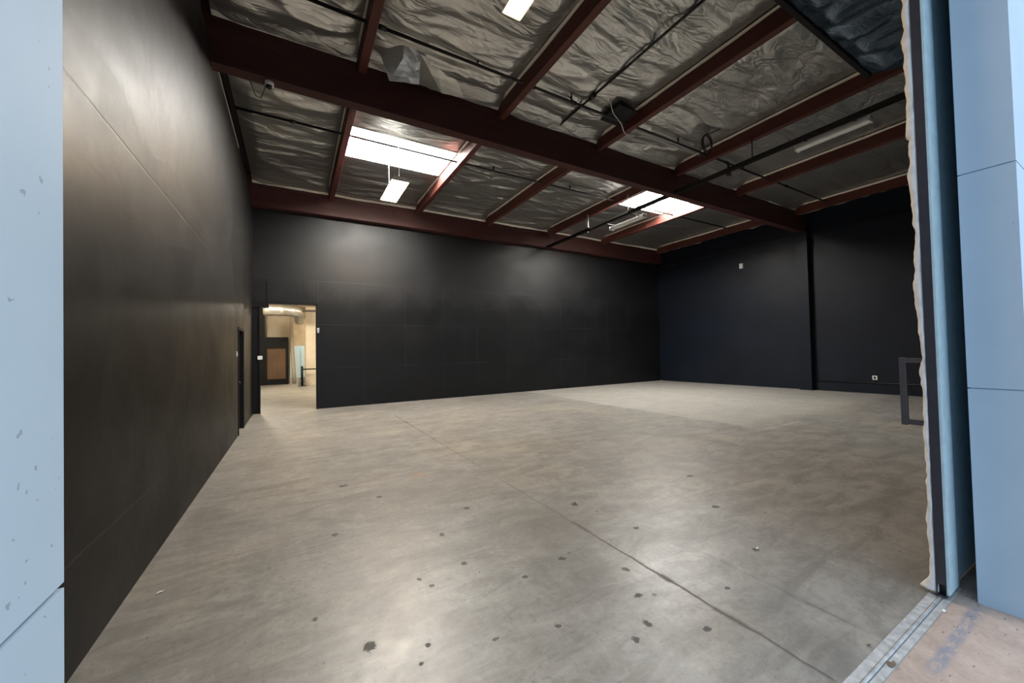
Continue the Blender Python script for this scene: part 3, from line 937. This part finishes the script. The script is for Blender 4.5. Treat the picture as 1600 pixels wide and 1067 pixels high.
def strip_light(x, y0, y1, z, label):
    t = thing('strip_light', label, 'lamp', (x, (y0 + y1) / 2, z + 0.12), 'unlit strip lights on the channel')
    link('housing', BX(x - 0.065, x + 0.065, y0, y1, z + 0.05, z + 0.10), M['white'], t, bevel=0.006)
    bm = bmesh.new()
    prof = [(-0.085, 0.05), (-0.075, 0.015), (-0.045, 0.0), (0.045, 0.0), (0.075, 0.015), (0.085, 0.05)]
    a = [bm.verts.new((x + p, y0 + 0.02, z + q)) for p, q in prof]; b = [bm.verts.new((x + p, y1 - 0.02, z + q)) for p, q in prof]
    for k in range(6): bm.faces.new((a[k], a[(k + 1) % 6], b[(k + 1) % 6], b[k]))
    bm.faces.new(a); bm.faces.new(list(reversed(b)))
    link('lens', bm, M['offwhite'], t)
    for yy in (y0, y1 - 0.03):
        link('end_cap', BX(x - 0.088, x + 0.088, yy, yy + 0.03, z - 0.002, z + 0.104), M['white'], t, bevel=0.006)
    for yy in (y0 + 0.2, y1 - 0.2):
        link('bracket', BX(CX, x + 0.02, yy - 0.02, yy + 0.02, z + 0.10, z + 0.116), M['strut'], t)
strip_light(8.93, 2.55, 3.72, 5.53, 'unlit white strip light in front of the main beam at the right')
strip_light(9.12, 7.75, 9.15, 5.49, 'unlit white strip light under the far skylight')
pts = arc([(9.0, 8.35, 6.26), (9.0, 8.1, 6.22), (8.62, 7.95, 6.15), (8.62, 7.95, 5.64), (8.62, 9.70, 5.64), (8.62, 9.70, 6.12)], 0.08)  # bright tube stands in for light catching the channel's edge
tag(link('conduit', TB(pts, 0.016, 8), M['galv'], None, True), 'bright tube added for the lit edge of the dark channel at the far skylight', 'conduit')

# ------------------------------------------------------------------ sliding steel door parked behind the right pier
sd = thing('sliding_door', 'big pale blue steel sliding door parked open at the right pier', 'door', (3.9, 0.76, 0.0))
XD = 3.45
bm = bmesh.new()
box(bm, XD, 3.655, 0.722, 0.734, 0.035, 4.6)
box(bm, 3.65, 7.6, 0.738, 0.750, 0.035, 4.6)
box(bm, 3.645, 3.657, 0.722, 0.750, 0.035, 4.6)
link('door_skin', bm, M['sheet'], sd)
bm = bmesh.new()            # hollow square edge tube, open at the foot
for (a, b, c, d) in ((XD - 0.002, XD + 0.002, 0.735, 0.778), (XD + 0.052, XD + 0.056, 0.735, 0.778), (XD, XD + 0.055, 0.735, 0.739), (XD, XD + 0.055, 0.774, 0.778)):
    box(bm, a, b, c, d, 0.09, 4.6)
box(bm, XD - 0.002, XD + 0.056, 0.774, 0.778, 0.02, 0.09); box(bm, XD + 0.050, XD + 0.056, 0.735, 0.778, 0.02, 0.09)
box(bm, XD - 0.002, XD + 0.056, 0.735, 0.739, 0.02, 0.09); box(bm, XD - 0.002, XD + 0.056, 0.735, 0.778, 0.015, 0.022)
link('edge_tube', bm, M['tube'], sd)
link('core', BX(XD + 0.06, 7.58, 0.752, 0.79, 0.03, 4.58), M['black'], sd)
# expanding foam squeezed out along the inner edge
bm = bmesh.new()
n = 330; rings = []
for k in range(n + 1):
    z = 0.03 + (4.55 - 0.03) * k / n
    big = 0.5 + 0.5 * nz(z * 1.7, 3.1); sm = nz(z * 9, 1.7); ss = nz(z * 26, 5.5)
    w = max(0.010, 0.022 + 0.034 * big * big + 0.014 * sm + 0.005 * ss)
    if z > 2.9: w += 0.012
    if z < 0.12: w += 0.05 * (1 - z / 0.12)
    ring = []
    for a in range(12):
        an = a * 2 * math.pi / 12
        lump = 1 + 0.22 * nz(math.cos(an) * 2, math.sin(an) * 2, z * 13)
        ring.append(bm.verts.new((XD + 0.030 + 0.034 * math.cos(an) * lump, 0.777 + w * 0.5 + (w * 0.62) * math.sin(an) * lump, z)))
    rings.append(ring)
for a, b in zip(rings, rings[1:]):
    for k in range(12): bm.faces.new((a[k], a[(k + 1) % 12], b[(k + 1) % 12], b[k]))
bm.faces.new(rings[-1]); bm.faces.new(list(reversed(rings[0])))
link('foam_strip', bm, M['foam'], sd, True)['label'] = 'lumpy cream foam strip along the door edge'
hd = link('handle', BX(XD + 0.018, XD + 0.046, 0.876, 0.908, 1.045, 1.485), M['handle'], sd, bevel=0.003)
for z0 in (1.449, 1.050):
    a = link('handle_arm', BX(XD + 0.018, XD + 0.046, 0.776, 0.88, z0, z0 + 0.032), M['handle'], hd, bevel=0.003)
    a.location = (0, 0, 0)

# ------------------------------------------------------------------ floor track
ft = thing('floor_track', 'worn metal door track set in the concrete sill', 'track', (1.6, 0.77, 0))
bm = bmesh.new(); box(bm, OX0, 3.60, 0.775, 0.815, -0.01, 0.004); link('inner_plate', bm, M['zinc'], ft)
bm = bmesh.new(); box(bm, OX0, 3.70, 0.722, 0.752, -0.01, 0.004); link('outer_plate', bm, M['zinc'], ft)
bm = bmesh.new(); box(bm, OX0, 3.70, 0.752, 0.775, -0.01, -0.002); link('groove', bm, M['zinc_dark'], ft)
link('guide_rail', TB([(OX0, 0.764, 0.004), (3.70, 0.764, 0.004)], 0.008, 10), M['zinc'], ft, True)

# ------------------------------------------------------------------ small wall fittings
def plate(name, label, cat, x, y, z, ax, w, h, mat='offwhite', d=0.012, kind='outlet'):
    t = thing(name, label, cat, (x, y, z))
    if ax == 'x-':
        link('cover_plate', BX(x - d, x, y - w / 2, y + w / 2, z - h / 2, z + h / 2), M[mat], t, bevel=0.003)
        link('socket', BX(x - d - 0.004, x - d + 0.002, y - w * 0.22, y + w * 0.22, z - h * 0.28, z + h * 0.28), M['pipe' if kind == 'outlet' else 'offwhite'], t)
    elif ax == 'x+':
        link('cover_plate', BX(x, x + d, y - w / 2, y + w / 2, z - h / 2, z + h / 2), M[mat], t, bevel=0.003)
        link('toggle', BX(x + d - 0.002, x + d + 0.01, y - w * 0.12, y + w * 0.12, z - h * 0.15, z + h * 0.15), M[mat], t)
    else:
        link('cover_plate', BX(x - w / 2, x + w / 2, y - d, y, z - h / 2, z + h / 2), M[mat], t, bevel=0.003)
        link('toggle', BX(x - w * 0.12, x + w * 0.12, y - d - 0.01, y - d + 0.002, z - h * 0.15, z + h * 0.15), M['strut'], t)
    return t
plate('wall_outlet', 'white outlet low on the black right wall', 'outlet', xr(4.72), 4.72, 0.50, 'x-', 0.12, 0.13)
plate('motion_sensor', 'small white sensor box high on the black right wall', 'sensor', xr(8.55), 8.55, 4.80, 'x-', 0.13, 0.20, 'offwhite', 0.08, 'sensor')
plate('light_switch', 'small white switch on the left wall beside the dark doorway', 'switch', XL, 9.02, 1.62, 'x+', 0.07, 0.10, 'white')
# conduit along the right wall
cd = thing('wall_conduit', 'thin black conduit running low along the right wall', 'conduit', (15.9, 5, 0.33))
link('run', TB([(xr(y) - 0.018, y, 0.335) for y in (0.9, 6.22)], 0.014, 8), M['pipe'], cd, True)
link('riser', TB([(xr(4.72) - 0.018, 4.72, 0.335), (xr(4.72) - 0.018, 4.72, 0.44)], 0.014, 8), M['pipe'], cd, True)
# torn metal tape and patch on the opening's right jamb
bm = bmesh.new()
vs = box(bm, 0.585, 0.635, YB - 0.028, YB - 0.021, 2.22, 2.34)
for v in vs: v.co.x += random.uniform(-0.01, 0.01); v.co.z += random.uniform(-0.02, 0.02)
tag(link('tape_patch', bm, M['galv']), 'small shiny metal tape patch on the edge of the back opening', 'tape')

# ------------------------------------------------------------------ back opening: black panel parked at its left
bp = thing('door_panel', 'black sliding panel covering the left side of the back opening', 'door', (-0.95, 12.3, 0))
link('panel', BX(-1.10, -0.80, 12.26, 12.33, 0.015, 2.90), M['black'], bp, bevel=0.006)
link('rail_strip', BX(-0.83, -0.792, 12.235, 12.26, 0.015, 2.90), M['black'], bp)
link('switch_plate', BX(-0.855, -0.745, 12.228, 12.236, 1.47, 1.57), M['offwhite'], bp, bevel=0.002)
link('header', BX(-1.10, -0.60, 12.24, 12.40, 2.88, 3.05), M['black'], bp)

# ------------------------------------------------------------------ the lit room behind
struct('wall_back_room_left', BX(-2.6, -2.5, 12.6, 34, 0, 4.9), M['cream'])
struct('wall_back_room_right', BX(5.1, 5.2, 12.6, 34, 0, 4.9), M['cream'])
struct('wall_back_room_far', BX(-2.6, 5.2, 33.9, 34, 0, 4.9), M['block'])
struct('ceiling_back_room', BX(-2.6, 5.2, 12.6, 34, 4.9, 5.0), M['cream'])
struct('wall_back_room_upper', BX(-2.5, -0.22, 24.6, 24.8, 0, 4.9), M['cream'])
struct('wall_back_room_pier', BX(0.52, 2.6, 22.3, 22.5, 0, 4.06), M['cream'])
struct('baseboard_back_room', BX(0.52, 2.6, 22.27, 22.3, 0, 0.42), M['cream'])
bw = thing('plywood_window', 'brown boarded window in a black partition seen through the back opening', 'partition', (-0.9, 24.2, 0))
bm = bmesh.new()
WX0, WX1, WZ0, WZ1 = -1.27, -0.40, 0.30, 1.98
X0, X1, ZT = -2.2, -0.27, 2.55
box(bm, X0, WX0, 24.0, 24.2, 0, ZT); box(bm, WX1, X1, 24.0, 24.2, 0, ZT); box(bm, WX0, WX1, 24.0, 24.2, 0, WZ0); box(bm, WX0, WX1, 24.0, 24.2, WZ1, ZT)
box(bm, X0, -1.36, 24.0, 24.2, ZT, 4.85)
link('partition_frame', bm, M['black'], bw)
link('plywood_board', BX(WX0, WX1, 24.1, 24.14, WZ0, WZ1), M['ply'], bw)
link('notice', BX(-0.86, -0.64, 24.09, 24.10, 1.46, 1.62), plain('brown_print', (0.12, 0.06, 0.03), 0.8), bw)
# conduit column and silver duct
tag(link('pipe_column', TB(arc([(-0.12, 24.3, 4.15), (-0.12, 24.3, 2.2), (-0.05, 24.3, 1.0), (0.0, 24.3, 0.0)], 0.3), 0.10, 12), M['cream'], None, True),
    'pale vertical pipe beside the black partition in the back room', 'pipe')
dk = thing('flexible_duct', 'silver flexible duct under the ceiling of the back room', 'duct', (-0.3, 22, 4.2))
pts = arc([(-1.28, 22.0, 3.80), (-0.2, 21.9, 3.80), (0.22, 21.8, 3.72), (0.28, 23.4, 3.45)], 0.5, 10)
dense = []
for a, b in zip(pts, pts[1:]):
    for k in range(4): dense.append(a.lerp(b, k / 4))
dense.append(pts[-1])
link('flexible_hose', TB(dense, 0.2, 14, rfun=lambda i: 0.27 + 0.02 * (i % 2)), M['foil_edge'], dk, True)
for x in (-1.0, -0.5, 0.1):
    link('strap', TB([(x, 21.95, 4.0), (x, 21.95, 4.898)], 0.02, 6), M['strut'], dk)
tag(link('overhead_pipe', TB([(0.35, 21.0, 3.72), (5.1, 21.0, 3.72)], 0.05, 10), M['strut'], None, True), 'dark pipe under the back room ceiling beside the silver duct', 'pipe')
for x in (0.6, 2.2):
    pass
d2 = struct('door_2', BX(-0.25, 0.62, 30.4, 30.5, 0.0, 2.2), M['bluedoor'])
link('door_leaf', BX(0.40, 0.60, 30.36, 30.40, 0.02, 2.0), M['bluedoor'], d2)
struct('wall_back_room_middle', BX(-2.5, 5.1, 30.5, 30.7, 0, 4.9), M['block'])
# rail post with stacked feet
rp = thing('rail_post', 'black post with a rail and ringed foot in the back room', 'post', (0.36, 22.0, 0))
link('post', TB([(0.34, 22.0, 0.0), (0.34, 22.0, 1.0)], 0.05, 12), M['black'], rp, True)
link('rail', TB([(0.34, 22.0, 0.84), (1.4, 22.0, 0.84)], 0.032, 10), M['black'], rp, True)
bm = bmesh.new()
for k in range(6):
    lathe(bm, [(0.20 - 0.012 * k, 0.0), (0.20 - 0.012 * k, 0.022)], (0.34, 22.0, 0.0 + 0.075 * k), 18)
link('foot_rings', bm, M['black'], rp)
# unseen ceiling lamps added to light the back room
for (x, y, lab) in ((2.2, 18.0, 'unseen tube lamp added under the back room ceiling, nearer the opening'), (2.2, 27.5, 'unseen tube lamp added under the back room ceiling, far end'), (-1.9, 19.5, 'unseen tube lamp added under the back room ceiling, beside its left wall')):
    t = thing('added_tube_lamp', lab, 'lamp', (x, y, 4.9), 'added back room tube lamps')
    link('housing', BX(x - 0.3, x + 0.3, y - 0.9, y + 0.9, 4.80, 4.899), M['white'], t)
    link('tubes', lit_panel(x - 0.26, x + 0.26, y - 0.86, y + 0.86, 4.78, 4.80), [M['white'], M['lamp2']], t)

# ------------------------------------------------------------------ litter on the floor
def scrap(name, label, x, y, s, mat, seed, h=0.008):
    bm = bmesh.new()
    rnd = random.Random(seed)
    n = 9; ring = []
    for k in range(n):
        a = k * 2 * math.pi / n
        r = s * rnd.uniform(0.55, 1.1)
        ring.append(bm.verts.new((x + r * math.cos(a), y + 0.6 * r * math.sin(a), 0.002 + rnd.uniform(0, h))))
    c = bm.verts.new((x, y, 0.002 + h * 1.2))
    for k in range(n): bm.faces.new((ring[k], ring[(k + 1) % n], c))
    o = link(name, bm, M[mat])
    md = o.modifiers.new('thickness', 'SOLIDIFY'); md.thickness = 0.002
    return tag(o, label, 'litter')
scrap('paper_scrap', 'white paper scrap on the floor near the left wall', -0.79, 3.44, 0.025, 'paper', 1)
scrap('dry_leaf', 'brown leaf on the metal track, nearest the bottom edge', 2.53, 0.735, 0.028, 'debris', 2, 0.012)
scrap('paper_scrap', 'white scrap on the outer track plate near the parked door', 3.30, 0.72, 0.018, 'paper', 3)
scrap('dry_leaf', 'dark crumb on the concrete inside the track', 2.60, 0.84, 0.014, 'debris', 4)
scrap('paper_scrap', 'pale paint chip on the concrete floor right of the long joint', 3.12, 1.66, 0.016, 'paper', 5)
scrap('paper_scrap', 'pale chip on the floor in the far right corner', 15.2, 12.2, 0.05, 'paper', 6, 0.03)
scrap('dry_leaf', 'dark debris on the floor left of the track middle', 2.47, 3.09, 0.022, 'debris', 7, 0.02)
